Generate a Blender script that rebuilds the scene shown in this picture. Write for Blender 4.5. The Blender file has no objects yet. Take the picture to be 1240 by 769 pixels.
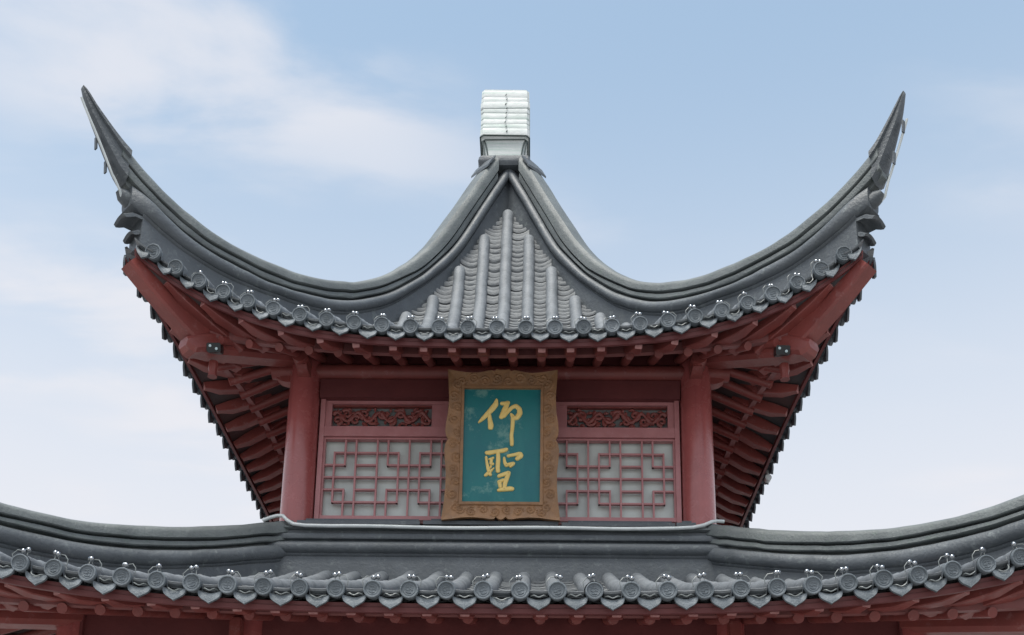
import bpy, bmesh, math, random
import numpy as np
from mathutils import Vector, Matrix
R = math.radians
random.seed(7)
rng = np.random.default_rng(7)
scene = bpy.context.scene
C = scene.collection
ZG = 1.6            # the builder's heights are measured from eye level; the ground lies 1.6 m below it

# ------------------------------------------------------------------ camera
F_PX, TH, PSI, RHO, CX, Y0, V0 = 1415.66, 0.2669, -0.01855, 0.01476, 0.27877, 9.53045, 850.0
cam_d = bpy.data.cameras.new('camera')
cam = bpy.data.objects.new('camera', cam_d); C.objects.link(cam)
eX = Vector((math.cos(PSI), -math.sin(PSI), 0)); eY = Vector((math.sin(PSI), math.cos(PSI), 0)); eZ = Vector((0, 0, 1))
fwd = eY*math.cos(TH) + eZ*math.sin(TH); up0 = eZ*math.cos(TH) - eY*math.sin(TH)
right = eX*math.cos(RHO) + up0*math.sin(RHO); up = up0*math.cos(RHO) - eX*math.sin(RHO)
cam.matrix_world = Matrix(((right.x, up.x, -fwd.x, CX), (right.y, up.y, -fwd.y, -Y0), (right.z, up.z, -fwd.z, ZG), (0, 0, 0, 1)))
cam_d.sensor_fit = 'HORIZONTAL'; cam_d.sensor_width = 36
cam_d.lens = 36*F_PX/1240; cam_d.shift_y = (V0-384.5)/1240
cam_d.clip_start = 0.1; cam_d.clip_end = 3000
scene.camera = cam

# ------------------------------------------------------------------ light
SUN_EL, SUN_AZ = R(68), R(-24)       # azimuth from the viewer's side, negative = to the left
sun_d = bpy.data.lights.new('sun', 'SUN'); sun_d.energy = 1.9; sun_d.angle = R(30); sun_d.color = (1, .96, .9)
sun = bpy.data.objects.new('sun', sun_d); C.objects.link(sun)
sdir = Vector((math.sin(SUN_AZ)*math.cos(SUN_EL), -math.cos(SUN_AZ)*math.cos(SUN_EL), math.sin(SUN_EL)))
sun.rotation_euler = sdir.to_track_quat('Z', 'Y').to_euler(); sun.location = (0, 0, 30)

world = bpy.data.worlds.new('World'); scene.world = world; world.use_nodes = True
nt = world.node_tree; N = nt.nodes; LK = nt.links
for n in list(N): N.remove(n)
out = N.new('ShaderNodeOutputWorld'); bg = N.new('ShaderNodeBackground')
sky = N.new('ShaderNodeTexSky'); sky.sky_type = 'NISHITA'; sky.sun_disc = False
sky.sun_elevation = SUN_EL; sky.sun_rotation = R(180) + SUN_AZ*-1
sky.air_density = 1.0; sky.dust_density = 1.2; sky.ozone_density = 1.2
SKY_STR = 0.14
tc = N.new('ShaderNodeTexCoord'); sep = N.new('ShaderNodeSeparateXYZ'); LK.new(tc.outputs['Generated'], sep.inputs[0])
def math_node(op, a, b=None, c=None, clamp=False):
    m = N.new('ShaderNodeMath'); m.operation = op; m.use_clamp = clamp
    for i, v in enumerate((a, b, c)):
        if v is None: continue
        if isinstance(v, (int, float)): m.inputs[i].default_value = v
        else: LK.new(v, m.inputs[i])
    return m.outputs[0]
def mrange(v, a, b, c=0.0, d=1.0, smooth=True):
    m = N.new('ShaderNodeMapRange'); m.interpolation_type = 'SMOOTHSTEP' if smooth else 'LINEAR'
    LK.new(v, m.inputs[0])
    for i, q in enumerate((a, b, c, d)): m.inputs[i+1].default_value = q
    return m.outputs[0]
# a thin cloud sheet: noise laid out on a plane high above, so it stretches towards the horizon
zc = math_node('MAXIMUM', sep.outputs[2], 0.06)
px = math_node('DIVIDE', sep.outputs[0], zc); py = math_node('DIVIDE', sep.outputs[1], zc)
comb = N.new('ShaderNodeCombineXYZ'); LK.new(px, comb.inputs[0]); LK.new(py, comb.inputs[1])
mp = N.new('ShaderNodeMapping'); mp.inputs['Location'].default_value = (3.3, 1.2, 0.4); mp.inputs['Scale'].default_value = (1.0, 2.0, 1); mp.inputs['Rotation'].default_value = (0, 0, R(-14))
LK.new(comb.outputs[0], mp.inputs[0])
n1 = N.new('ShaderNodeTexNoise'); n1.inputs['Scale'].default_value = 1.9; n1.inputs['Detail'].default_value = 7; n1.inputs['Roughness'].default_value = .52; n1.inputs['Distortion'].default_value = .25
LK.new(mp.outputs[0], n1.inputs['Vector'])
n2 = N.new('ShaderNodeTexNoise'); n2.inputs['Scale'].default_value = 1.0; n2.inputs['Detail'].default_value = 2
LK.new(mp.outputs[0], n2.inputs['Vector'])
cl = math_node('MULTIPLY', mrange(n1.outputs[0], .42, .64), mrange(n2.outputs[0], .40, .58))
cl = math_node('MULTIPLY', cl, .70)
low = mrange(sep.outputs[2], .74, .32, .17, .95)          # milky veil of high haze towards the horizon
cover = math_node('MAXIMUM', cl, low)
cover2 = math_node('ADD', cover, math_node('MULTIPLY', cl, math_node('SUBTRACT', 1.0, low)), clamp=True)
cover3 = math_node('MINIMUM', math_node('ADD', low, math_node('MULTIPLY', cl, math_node('SUBTRACT', 1.05, low))), .97)
mix = N.new('ShaderNodeMix'); mix.data_type = 'RGBA'
tint = N.new('ShaderNodeMix'); tint.data_type = 'RGBA'; tint.blend_type = 'MULTIPLY'; tint.inputs[0].default_value = 1
LK.new(sky.outputs[0], tint.inputs[6]); tint.inputs[7].default_value = (.95, 1.0, .84, 1)
LK.new(cover3, mix.inputs[0]); LK.new(tint.outputs[2], mix.inputs[6]); mix.inputs[7].default_value = (2.82, 2.82, 2.98, 1)
LK.new(mix.outputs[2], bg.inputs[0]); bg.inputs[1].default_value = SKY_STR
LK.new(bg.outputs[0], out.inputs[0])

scene.view_settings.view_transform = 'Standard'; scene.view_settings.look = 'None'
scene.view_settings.exposure = 1.1; scene.view_settings.gamma = 1.0; scene.view_settings.use_curve_mapping = False

# ------------------------------------------------------------------ materials
def mat(name, col, rough=.6, col2=None, nscale=6., amount=.5, bump=0., bscale=60., coat=0., metal=0., spots=None, spot_scale=9., spot_amt=.0, streak=None, spec=.5):
    m = bpy.data.materials.new(name); m.use_nodes = True
    t = m.node_tree; n = t.nodes; l = t.links
    b = n['Principled BSDF']
    b.inputs['Roughness'].default_value = rough; b.inputs['Metallic'].default_value = metal
    b.inputs['Specular IOR Level'].default_value = spec
    if coat: b.inputs['Coat Weight'].default_value = coat; b.inputs['Coat Roughness'].default_value = .28
    g = n.new('ShaderNodeNewGeometry')
    cur = None
    def rgb(c): 
        x = n.new('ShaderNodeRGB'); x.outputs[0].default_value = (*c, 1); return x.outputs[0]
    cur = rgb(col)
    def noise(scale, detail=5, vec=None, rough=.6):
        x = n.new('ShaderNodeTexNoise'); x.inputs['Scale'].default_value = scale; x.inputs['Detail'].default_value = detail; x.inputs['Roughness'].default_value = rough
        l.new(vec if vec is not None else g.outputs['Position'], x.inputs['Vector']); return x.outputs[0]
    def ramp(v, a, b_):
        x = n.new('ShaderNodeMapRange'); x.interpolation_type = 'SMOOTHSTEP'; l.new(v, x.inputs[0]); x.inputs[1].default_value = a; x.inputs[2].default_value = b_; return x.outputs[0]
    def mixc(f, a, c, k=1.):
        mm = n.new('ShaderNodeMath'); mm.operation = 'MULTIPLY'; mm.inputs[1].default_value = k; l.new(f, mm.inputs[0])
        x = n.new('ShaderNodeMix'); x.data_type = 'RGBA'; l.new(mm.outputs[0], x.inputs[0]); l.new(a, x.inputs[6]); l.new(c, x.inputs[7]); return x.outputs[2]
    if col2: 
        cur = mixc(ramp(noise(nscale), .35, .65), cur, rgb(col2), amount)
        oi = n.new('ShaderNodeObjectInfo')
        cur = mixc(oi.outputs['Random'], cur, rgb(col2), amount*.5)
    if streak:
        mpn = n.new('ShaderNodeMapping'); mpn.inputs['Scale'].default_value = streak[1]; l.new(g.outputs['Position'], mpn.inputs[0])
        cur = mixc(ramp(noise(1., 4, mpn.outputs[0]), .48, .72), cur, rgb(streak[0]), streak[2])
    if spots: cur = mixc(ramp(noise(spot_scale, 6, rough=.7), .56, .68), cur, rgb(spots), spot_amt)
    l.new(cur, b.inputs['Base Color'])
    rr = n.new('ShaderNodeMapRange'); l.new(noise(nscale*2.3, 4), rr.inputs[0]); rr.inputs[3].default_value = max(.05, rough-.12); rr.inputs[4].default_value = min(1, rough+.14)
    l.new(rr.outputs[0], b.inputs['Roughness'])
    if bump:
        b0 = n.new('ShaderNodeBump'); b0.inputs['Strength'].default_value = min(1, bump*.45); b0.inputs['Distance'].default_value = .02
        l.new(noise(bscale*.22, 4), b0.inputs['Height'])
        bn = n.new('ShaderNodeBump'); bn.inputs['Strength'].default_value = bump; bn.inputs['Distance'].default_value = .01
        l.new(noise(bscale, 6), bn.inputs['Height']); l.new(b0.outputs[0], bn.inputs['Normal']); l.new(bn.outputs[0], b.inputs['Normal'])
    return m
M = {}
M['tile'] = mat('grey_clay_tile', (.185, .203, .222), .6, (.11, .124, .138), 5, .75, .5, 70, spots=(.30, .32, .33), spot_scale=30, spot_amt=.35)
M['pan'] = mat('grey_clay_pan_tile', (.195, .21, .22), .65, (.12, .13, .14), 9, .7, .5, 70)
M['ridge'] = mat('grey_ridge_plaster', (.110, .125, .140), .5, (.066, .077, .087), 3, .75, .5, 45, spots=(.22, .25, .25), spot_scale=14, spot_amt=.4, streak=((.10, .115, .12), (16, 16, 2.0), .45))
M['cap'] = mat('grey_ridge_cap', (.155, .175, .176), .55, (.092, .106, .11), 3.5, .75, .5, 60, spots=(.10, .14, .115), spot_scale=22, spot_amt=.5)
M['endtile'] = mat('grey_end_tile', (.175, .203, .228), .55, (.10, .12, .135), 6, .9, .45, 110)
M['red'] = mat('faded_red_lacquer', (.285, .070, .060), .42, (.20, .052, .047), 5, .7, .25, 40, spec=.5, spots=(.38, .20, .19), spot_scale=14, spot_amt=.35)
M['pinkend'] = mat('pale_pink_rafter_end', (.50, .25, .24), .5, (.36, .14, .135), 18, .8, .2, 50)  # paler pink for the end faces of flying rafters and raised corner beams
M['band'] = mat('weathered_band_board', (.28, .11, .105), .5, (.20, .075, .072), 4, .7, .25, 40, spots=(.16, .06, .06), spot_scale=9, spot_amt=.4)
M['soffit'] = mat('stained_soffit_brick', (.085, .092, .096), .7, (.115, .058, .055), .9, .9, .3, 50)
M['redgloss'] = mat('glossy_red_lacquer', (.42, .115, .11), .25, (.31, .075, .072), 3, .7, .10, 30, coat=.6, spots=(.46, .2, .2), spot_scale=20, spot_amt=.25, streak=((.25, .055, .055), (22, 22, .7), .5))
M['darkred'] = mat('dark_red_board', (.165, .042, .042), .5, (.12, .03, .032), 5, .6, .2, 40)
M['pinkred'] = mat('weathered_red_rail', (.50, .215, .22), .4, (.40, .155, .16), 6, .7, .15, 50, coat=.2, spots=(.5, .3, .3), spot_scale=22, spot_amt=.3)
M['brick'] = mat('blue_grey_soffit_brick', (.10, .125, .135), .7, (.06, .075, .085), 6, .7, .3, 50)
M['carveback'] = mat('grey_carving_ground', (.20, .23, .23), .6, (.16, .13, .13), 9, .7)
M['pane'] = mat('dusty_window_pane', (.60, .66, .63), .32, (.50, .55, .525), 3, .6, .05, 30, streak=((.34, .36, .36), (6, 6, 2.4), .35), spots=(.6, .62, .6), spot_scale=5, spot_amt=.3)
M['board'] = mat('teal_plaque_board', (.006, .195, .19), .42, (.004, .135, .16), 3, .7, .1, 40, spots=(.16, .33, .29), spot_scale=5, spot_amt=.75, streak=((.02, .20, .20), (9, 9, 1.2), .5))
M['frame'] = mat('brown_gilt_frame', (.35, .18, .08), .48, (.22, .12, .062), 12, .7, .3, 90, spots=(.42, .27, .15), spot_scale=30, spot_amt=.4)
M['gold'] = mat('gold_leaf_paint', (.90, .68, .24), .42, (.84, .57, .16), 25, .6, .25, 60)
M['white'] = mat('white_wrapping', (.68, .71, .71), .55, (.52, .57, .56), 6, .6, .3, 25, streak=((.36, .50, .44), (2, 2, 45), .6))
M['strap'] = mat('dark_strap', (.07, .10, .095), .5, (.05, .06, .06), 8, .5)
M['tube'] = mat('white_plastic_tube', (.66, .70, .70), .3, (.5, .55, .55), 14, .6, coat=.2)
M['chrome'] = mat('mirror_bulb', (.33, .345, .36), .12, metal=1.0)
M['wire'] = mat('grey_wire', (.24, .26, .26), .4, (.16, .18, .18), 8, .5)
M['black'] = mat('black_housing', (.015, .018, .02), .35)
M['lens'] = mat('lamp_lens', (.6, .75, .78), .08, coat=.6)
M['paving'] = mat('stone_paving', (.25, .245, .235), .8, (.2, .195, .19), .8, .6, .3, 12)

# ------------------------------------------------------------------ mesh helpers
class MB:
    def __init__(s): s.v = []; s.f = []; s.m = []
    def add(s, vs, fs, mi=0):
        o = len(s.v); s.v += [tuple(map(float, p)) for p in vs]; s.f += [tuple(o+i for i in f) for f in fs]; s.m += [mi]*len(fs)
    def box(s, x0, x1, y0, y1, z0, z1, mi=0):
        vs = [(x, y, z) for x in (x0, x1) for y in (y0, y1) for z in (z0, z1)]
        s.add(vs, [(0, 1, 3, 2), (4, 6, 7, 5), (0, 4, 5, 1), (2, 3, 7, 6), (0, 2, 6, 4), (1, 5, 7, 3)], mi)
    def bar(s, p0, p1, w, h, mi=0, upv=(0, 0, 1), bev=0.0):
        p0 = np.array(p0, float); p1 = np.array(p1, float); d = p1-p0; d /= np.linalg.norm(d)
        r = np.cross(d, upv); r /= np.linalg.norm(r); u = np.cross(r, d)
        if bev: q = [(-w/2+bev, -h/2), (w/2-bev, -h/2), (w/2, -h/2+bev), (w/2, h/2-bev), (w/2-bev, h/2), (-w/2+bev, h/2), (-w/2, h/2-bev), (-w/2, -h/2+bev)]
        else: q = [(-w/2, -h/2), (w/2, -h/2), (w/2, h/2), (-w/2, h/2)]
        k = len(q)
        vs = [p+r*a+u*b for p in (p0, p1) for a, b in q]
        s.add(vs, [tuple(range(k))[::-1], tuple(range(k, 2*k))] + [(i, (i+1) % k, k+(i+1) % k, k+i) for i in range(k)], mi)
    def tube(s, pts, rad, n=8, mi=0, caps=True, closed=False):
        pts = [np.array(p, float) for p in pts]; L = len(pts); rr = rad if hasattr(rad, '__len__') else [rad]*L
        vs = []; ref = np.array((0.013, .021, 1.)); prev = None
        for i, p in enumerate(pts):
            a = pts[(i-1) % L] if (closed or i > 0) else p; b = pts[(i+1) % L] if (closed or i < L-1) else p
            d = b-a; d = d/(np.linalg.norm(d)+1e-12)
            if prev is None:
                r = np.cross(d, ref)
                if np.linalg.norm(r) < .05: r = np.cross(d, (1, 0, 0.))
            else: r = prev-d*np.dot(prev, d)
            r = r/(np.linalg.norm(r)+1e-12); prev = r; u = np.cross(r, d)
            vs += [p+rr[i]*(r*math.cos(2*math.pi*k/n)+u*math.sin(2*math.pi*k/n)) for k in range(n)]
        fs = []
        for i in range(L if closed else L-1):
            j = (i+1) % L
            fs += [(i*n+k, i*n+(k+1) % n, j*n+(k+1) % n, j*n+k) for k in range(n)]
        if caps and not closed: fs += [tuple(range(n))[::-1], tuple((L-1)*n+k for k in range(n))]
        s.add(vs, fs, mi)
    def grid(s, rows, mi=0, close=False):
        n = len(rows[0]); vs = [p for r in rows for p in r]; fs = []
        for i in range(len(rows)-1):
            for k in range(n if close else n-1):
                fs.append((i*n+k, i*n+(k+1) % n, (i+1)*n+(k+1) % n, (i+1)*n+k))
        s.add(vs, fs, mi)
    def loft(s, rows, mi=0):
        """closed rings joined, both ends capped"""
        s.grid(rows, mi, True); n = len(rows[0]); o = len(s.v)-n*len(rows)
        s.f += [tuple(o+k for k in range(n))[::-1], tuple(o+(len(rows)-1)*n+k for k in range(n))]; s.m += [mi, mi]
    def lathe(s, prof, c, ax, n=20, mi=0):
        """prof: (radius, height along ax)"""
        ax = np.array(ax, float); ax /= np.linalg.norm(ax); c = np.array(c, float)
        r = np.cross(ax, (0.01, .02, 1)); r = r/np.linalg.norm(r); u = np.cross(r, ax)
        rows = [[c+ax*h+q*(r*math.cos(2*math.pi*k/n)+u*math.sin(2*math.pi*k/n)) for k in range(n)] for q, h in prof]
        s.grid(rows, mi, True)
    def sphere(s, c, rad, n=10, mi=0):
        rows = [[(c[0]+rad*math.sin(a)*math.cos(b), c[1]+rad*math.sin(a)*math.sin(b), c[2]+rad*math.cos(a)) for b in [2*math.pi*k/n for k in range(n)]] for a in [math.pi*(i+.02)/(n//2+.04) for i in range(n//2+1)]]
        s.grid(rows, mi, True)
    def build(s, name, mats, parent=None, smooth=35, origin=None, recalc=True):
        me = bpy.data.meshes.new(name)
        V = np.array(s.v); V[:, 2] += ZG
        o = np.array(origin, float)+np.array((0, 0, ZG)) if origin is not None else (V.min(0)+V.max(0))/2
        me.from_pydata((V-o).tolist(), [], s.f)
        for m in (mats if isinstance(mats, (list, tuple)) else [mats]): me.materials.append(m)
        if any(s.m): me.polygons.foreach_set('material_index', s.m)
        if recalc:
            bm = bmesh.new(); bm.from_mesh(me); bmesh.ops.recalc_face_normals(bm, faces=bm.faces); bm.to_mesh(me); bm.free()
        if smooth:
            me.polygons.foreach_set('use_smooth', [True]*len(me.polygons)); me.set_sharp_from_angle(angle=R(smooth))
        me.update()
        ob = bpy.data.objects.new(name, me); C.objects.link(ob)
        ob['_o'] = o.tolist()
        if parent is not None:
            ob.parent = parent; ob.location = o-np.array(parent['_o'])
        else: ob.location = o
        return ob
def thing(name, label, cat, loc=(0, 0, 0), group=None):
    o = bpy.data.objects.new(name, None); C.objects.link(o); o.empty_display_size = .3
    o.location = (loc[0], loc[1], loc[2]+ZG); o['_o'] = [loc[0], loc[1], loc[2]+ZG]
    o['label'] = label; o['category'] = cat
    if group: o['group'] = group
    return o
def tag(o, label, cat, group=None):
    o['label'] = label; o['category'] = cat
    if group: o['group'] = group
    return o
def curve(pts, sig=.06, n=600):
    x = np.array([p[0] for p in pts]); y = np.array([p[1] for p in pts])
    xs = np.linspace(x[0], x[-1], n); ys = np.interp(xs, x, y); dx = xs[1]-xs[0]
    k = int(3*sig/dx); ker = np.exp(-.5*(np.arange(-k, k+1)*dx/sig)**2); ker /= ker.sum()
    def S(v):
        l = v[0]-(v[1]-v[0])*np.arange(k, 0, -1); r_ = v[-1]+(v[-1]-v[-2])*np.arange(1, k+1)
        return np.convolve(np.concatenate([l, v, r_]), ker, 'valid')
    a_ = S(ys); ys2 = 2*a_-S(a_)
    def f(q):
        q = np.asarray(q, float)
        res = np.interp(q, xs, ys2)
        res = np.where(q > xs[-1], ys2[-1]+(q-xs[-1])*(ys2[-1]-ys2[-5])/(4*dx), res)
        res = np.where(q < xs[0], ys2[0]+(q-xs[0])*(ys2[4]-ys2[0])/(4*dx), res)
        return res if res.shape else float(res)
    return f
def rot(q, x, r, z):
    """side q of the square plan: x runs along the eave, r is the distance from the axis outwards"""
    return ((x, -r, z), (r, x, z), (-x, r, z), (-r, -x, z))[q % 4]

# ------------------------------------------------------------------ ground
g = MB(); g.grid([[(x, y, -1.6) for x in np.linspace(-600, 600, 9)] for y in np.linspace(-600, 600, 9)])
gr = g.build('ground', M['paving'], smooth=0); gr['kind'] = 'structure'

# ------------------------------------------------------------------ roof shapes
class Roof: pass
U = Roof()
U.s, U.k, U.sq, U.E0, U.O, U.Rz, U.p = .20348, 13, .1105, 2.3186, .306, .557, 3.115
U.P = curve([(0, 7.80), (.2, 7.24), (.4, 6.85), (.61, 6.34), (.81, 5.91), (1.01, 5.62), (1.25, 5.36), (1.5, 5.165), (1.8, 4.98), (2.1, 4.815), (2.32, 4.686), (2.7, 4.49)], .07)
U.B = curve([(.09, 7.64), (.244, 7.22), (.354, 6.92), (.493, 6.545), (.706, 6.155), (.962, 5.765), (1.09, 5.62), (1.24, 5.48), (1.384, 5.385), (1.525, 5.325), (1.667, 5.295), (1.826, 5.26), (1.983, 5.24), (2.133, 5.24), (2.22, 5.255), (2.349, 5.29), (2.458, 5.337), (2.56, 5.40), (2.66, 5.48)], .06)
U.G2 = curve([(.09, 7.83), (.372, 7.066), (.53, 6.635), (.76, 6.195), (.966, 5.891), (1.096, 5.744), (1.261, 5.588), (1.425, 5.486), (1.671, 5.395), (1.834, 5.36), (1.99, 5.362), (2.141, 5.366), (2.247, 5.385), (2.396, 5.457), (2.507, 5.54), (2.615, 5.625), (2.7, 5.71)], .06)
U.G1 = curve([(.09, 7.93), (.441, 6.999), (.585, 6.606), (.78, 6.217), (.969, 5.966), (1.127, 5.775), (1.284, 5.64), (1.449, 5.54), (1.674, 5.455), (1.876, 5.425), (2.024, 5.427), (2.146, 5.431), (2.25, 5.455), (2.40, 5.535), (2.51, 5.62), (2.62, 5.72), (2.7, 5.81)], .06)
U.T = curve([(.09, 8.12), (.276, 7.66), (.332, 7.52), (.417, 7.272), (.546, 6.95), (.661, 6.644), (.798, 6.37), (.856, 6.266), (1.021, 6.022), (1.178, 5.844), (1.297, 5.745), (1.491, 5.635), (1.633, 5.583), (1.838, 5.546), (2.012, 5.533), (2.111, 5.545), (2.219, 5.573), (2.345, 5.628), (2.403, 5.66), (2.514, 5.747), (2.593, 5.82), (2.7, 5.94)], .06)
U.hs = lambda r: U.B(r-.07)-(.16 if r < 1.9 else .16-.05*min(1, (r-1.9)/.7))
U.L0 = 1.2
Lw = Roof()
Lw.s, Lw.k, Lw.sq, Lw.E0, Lw.O, Lw.Rz, Lw.p = .20348, 19, .09, 3.5, .28, .52, 3.115
Lw.P = curve([(1.3, 3.25), (1.5, 3.148), (1.66, 3.07), (2.0, 2.905), (2.4, 2.722), (2.8, 2.55), (3.2, 2.392), (3.5, 2.28), (4.0, 2.10)], .08)
Lw.B = curve([(1.5, 3.255), (1.583, 3.212), (1.845, 3.073), (2.066, 2.961), (2.242, 2.879), (2.407, 2.816), (2.658, 2.748), (2.83, 2.728), (2.995, 2.712), (3.3, 2.735), (3.6, 2.83), (3.85, 2.98)], .07)
Lw.G2 = curve([(1.5, 3.395), (1.591, 3.345), (1.816, 3.222), (2.04, 3.103), (2.251, 3.01), (2.417, 2.947), (2.67, 2.882), (2.842, 2.863), (3.007, 2.846), (3.3, 2.87), (3.6, 2.98), (3.85, 3.14)], .07)
Lw.G1 = curve([(1.5, 3.455), (1.587, 3.408), (1.741, 3.327), (1.969, 3.198), (2.256, 3.068), (2.422, 3.008), (2.674, 2.937), (2.847, 2.921), (3.011, 2.897), (3.3, 2.92), (3.6, 3.035), (3.85, 3.2)], .07)
Lw.T = curve([(1.5, 3.575), (1.6, 3.527), (1.84, 3.385), (2.214, 3.198), (2.396, 3.129), (2.53, 3.08), (2.71, 3.031), (2.854, 3.012), (2.993, 2.997), (3.3, 3.03), (3.6, 3.15), (3.85, 3.33)], .07)
Lw.hs = lambda r: Lw.B(r-.07)-.15
Lw.L0 = 1.6
for Q in (U, Lw):
    def mk(Q):
        tm = Q.k+.5
        Q.xk = lambda k: tm*Q.s*((k/tm)-Q.sq*(k/tm)**3)
        xs = [Q.xk(k) for k in np.linspace(-tm-1, tm+1, 400)]; ks = np.linspace(-tm-1, tm+1, 400)
        Q.t = lambda x: float(np.interp(x, xs, ks))/tm
        Q.E = lambda x: Q.E0+Q.O*min(1.1, abs(Q.t(x)))**3
        Lc = curve([(r, max(0., Q.hs(r)-Q.P(r)) if r > Q.L0 else 0.) for r in np.linspace(Q.L0-.3, Q.E0+Q.O+.15, 60)], .06)
        def zs(x, r):
            l = max(0., Lc(r)) if r > Q.L0 else 0.
            return Q.P(r)+l*min(1.12, abs(x)/max(r, 1e-3))**Q.p
        Q.z = zs
    mk(Q)

TR = .054
def tile_field(mb, Q, q, rmin_ring=None):
    """cover tubes (mi 0) and stacked pan tiles (mi 1) of one roof side"""
    def rin(x, gap=.19):
        r = abs(x)+gap
        return max(r, rmin_ring) if rmin_ring else r
    for k in range(-Q.k, Q.k+1):
        x = Q.xk(k); r1 = Q.E(x); r0 = rin(x)
        if r1-r0 < .06: r0 = r1-.06
        n = max(3, int((r1-r0)/.03)); rs = np.linspace(r1, r0, n)
        # arc length along the tube, for the joints between its barrels
        P_ = [np.array((r, Q.z(x, r))) for r in rs]; sarc = 0; rows = []
        off = rng.uniform(0, .22)
        jx = rng.uniform(-.002, .002, 40); jn = rng.uniform(-.002, .002, 40)
        for i in range(n):
            a = P_[max(0, i-1)]; b = P_[min(n-1, i+1)]; d = b-a; d /= np.linalg.norm(d)
            if i: sarc += np.linalg.norm(P_[i]-P_[i-1])
            nrm = np.array((d[1], -d[0])); nrm = nrm if nrm[1] > 0 else -nrm
            ph = ((sarc+off) % .23)/.23; seg = int((sarc+off)/.23) % 40
            rad = TR*(1.02-.12*ph)
            row = []
            for a_ in [None]+list(np.linspace(-10, 190, 10))+[None]:
                if a_ is None: ca, sa = (1. if not row else -1.), -1.0
                else: ca, sa = math.cos(R(a_)), math.sin(R(a_))
                o = nrm*(rad*sa+jn[seg]); row.append(rot(q, x+rad*ca+jx[seg], P_[i][0]+o[0], P_[i][1]+o[1]))
            rows.append(row)
        c_ = np.mean(np.array(rows[-1]), 0)
        if r0 > abs(x)+.05: rows.append([tuple(c_+(np.array(p)-c_)*.6+np.array(rot(q, 0, -.03, .035))) for p in rows[-1]]); rows.append([tuple(c_+(np.array(p)-c_)*.1+np.array(rot(q, 0, -.04, .035))) for p in rows[-2]])
        mb.grid(rows, 0)
    for k in range(-Q.k-1, Q.k+1):
        x0 = Q.xk(k); x1 = Q.xk(k+1); xm = (x0+x1)/2
        re = Q.E(xm)-.035; r0 = rin(xm, .10)
        if re-r0 < .05: r0 = re-.05
        pos = [re]; r = re
        while r > r0:                    # equal steps along the slope
            sl = (Q.z(xm, r-.01)-Q.z(xm, r))/.01; r -= .074/math.sqrt(1+sl*sl); pos.append(r)
        off = np.linspace(0, 1, 8); rows = []
        for i, r in enumerate(pos):
            j = rng.uniform(-.004, .004); tw = rng.uniform(-.004, .004)
            # last tile's upper end, the underside of this one's lip, its front edge, its face
            f_ = math.sqrt(1+((Q.z(xm, r-.01)-Q.z(xm, r))/.01)**2)
            dp = min(1., max(.35, (re-r)/.45))       # the channel is shallower over the eave
            for dr, h, sg in ((-.088, -.026, .046), (-.084, -.018, .040), (.020, .030, .030), (.025, .041, .027), (.008, .044, .029), (-.016, .012, .046)):
                row = []
                for o in off:
                    xx = x0+(x1-x0)*o; sag = (-sg*dp*math.sin(math.pi*o)-.002)*f_**.6; rr_ = r+dr/f_
                    row.append(rot(q, xx, rr_, Q.z(xx, rr_)+sag+(h-.032+(j if h > 0 else 0)+tw*(o-.5))*f_))
                rows.append(row)
        mb.grid(rows, 1)

def end_tile(mb, Q, q, k):
    """round eave cap with a raised rim, a bead ring and a worn relief mark"""
    x = Q.xk(k); r = Q.E(x)+.006; z = Q.z(x, Q.E(x))
    yaw = rng.uniform(-.05, .05); pit = -.10+rng.uniform(-.06, .06)
    ax = np.array((math.sin(yaw), 1, math.sin(pit)))        # (along x, outwards, up)
    axw = np.array(rot(q, *ax)); c = np.array(rot(q, x, r, z))
    rd = (.0555 if Q is U else .0515)*rng.uniform(.97, 1.03)
    prof = [(.03, -.05), (rd-.006, -.05), (rd-.006, -.012), (rd, -.012), (rd, .008), (rd-.003, .012), (rd-.008, .012), (rd-.011, .005), (rd-.017, .0035), (rd-.019, .0055), (rd-.022, .0055), (rd-.024, .0035), (.004, .004), (.0005, .004)]
    mb.lathe(prof, c, axw, 20)
    ax_ = axw/np.linalg.norm(axw); rv = np.cross(ax_, (0, 0, 1)); rv /= np.linalg.norm(rv); uv = np.cross(rv, ax_)
    a0 = rng.uniform(-.3, .3)
    for (pts) in ([(-.018, .012), (0, .02), (.018, .012)], [(-.02, 0), (-.006, .004), (.006, -.004), (.02, 0)], [(-.016, -.014), (0, -.02), (.016, -.014)], [(0, .018), (.002, .006)], [(0, -.004), (0, -.018)]):
        pp = [c+ax_*.005+rv*(a*math.cos(a0)-b*math.sin(a0))+uv*(a*math.sin(a0)+b*math.cos(a0)) for a, b in pts]
        mb.tube(pp, .0021, 5)
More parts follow.
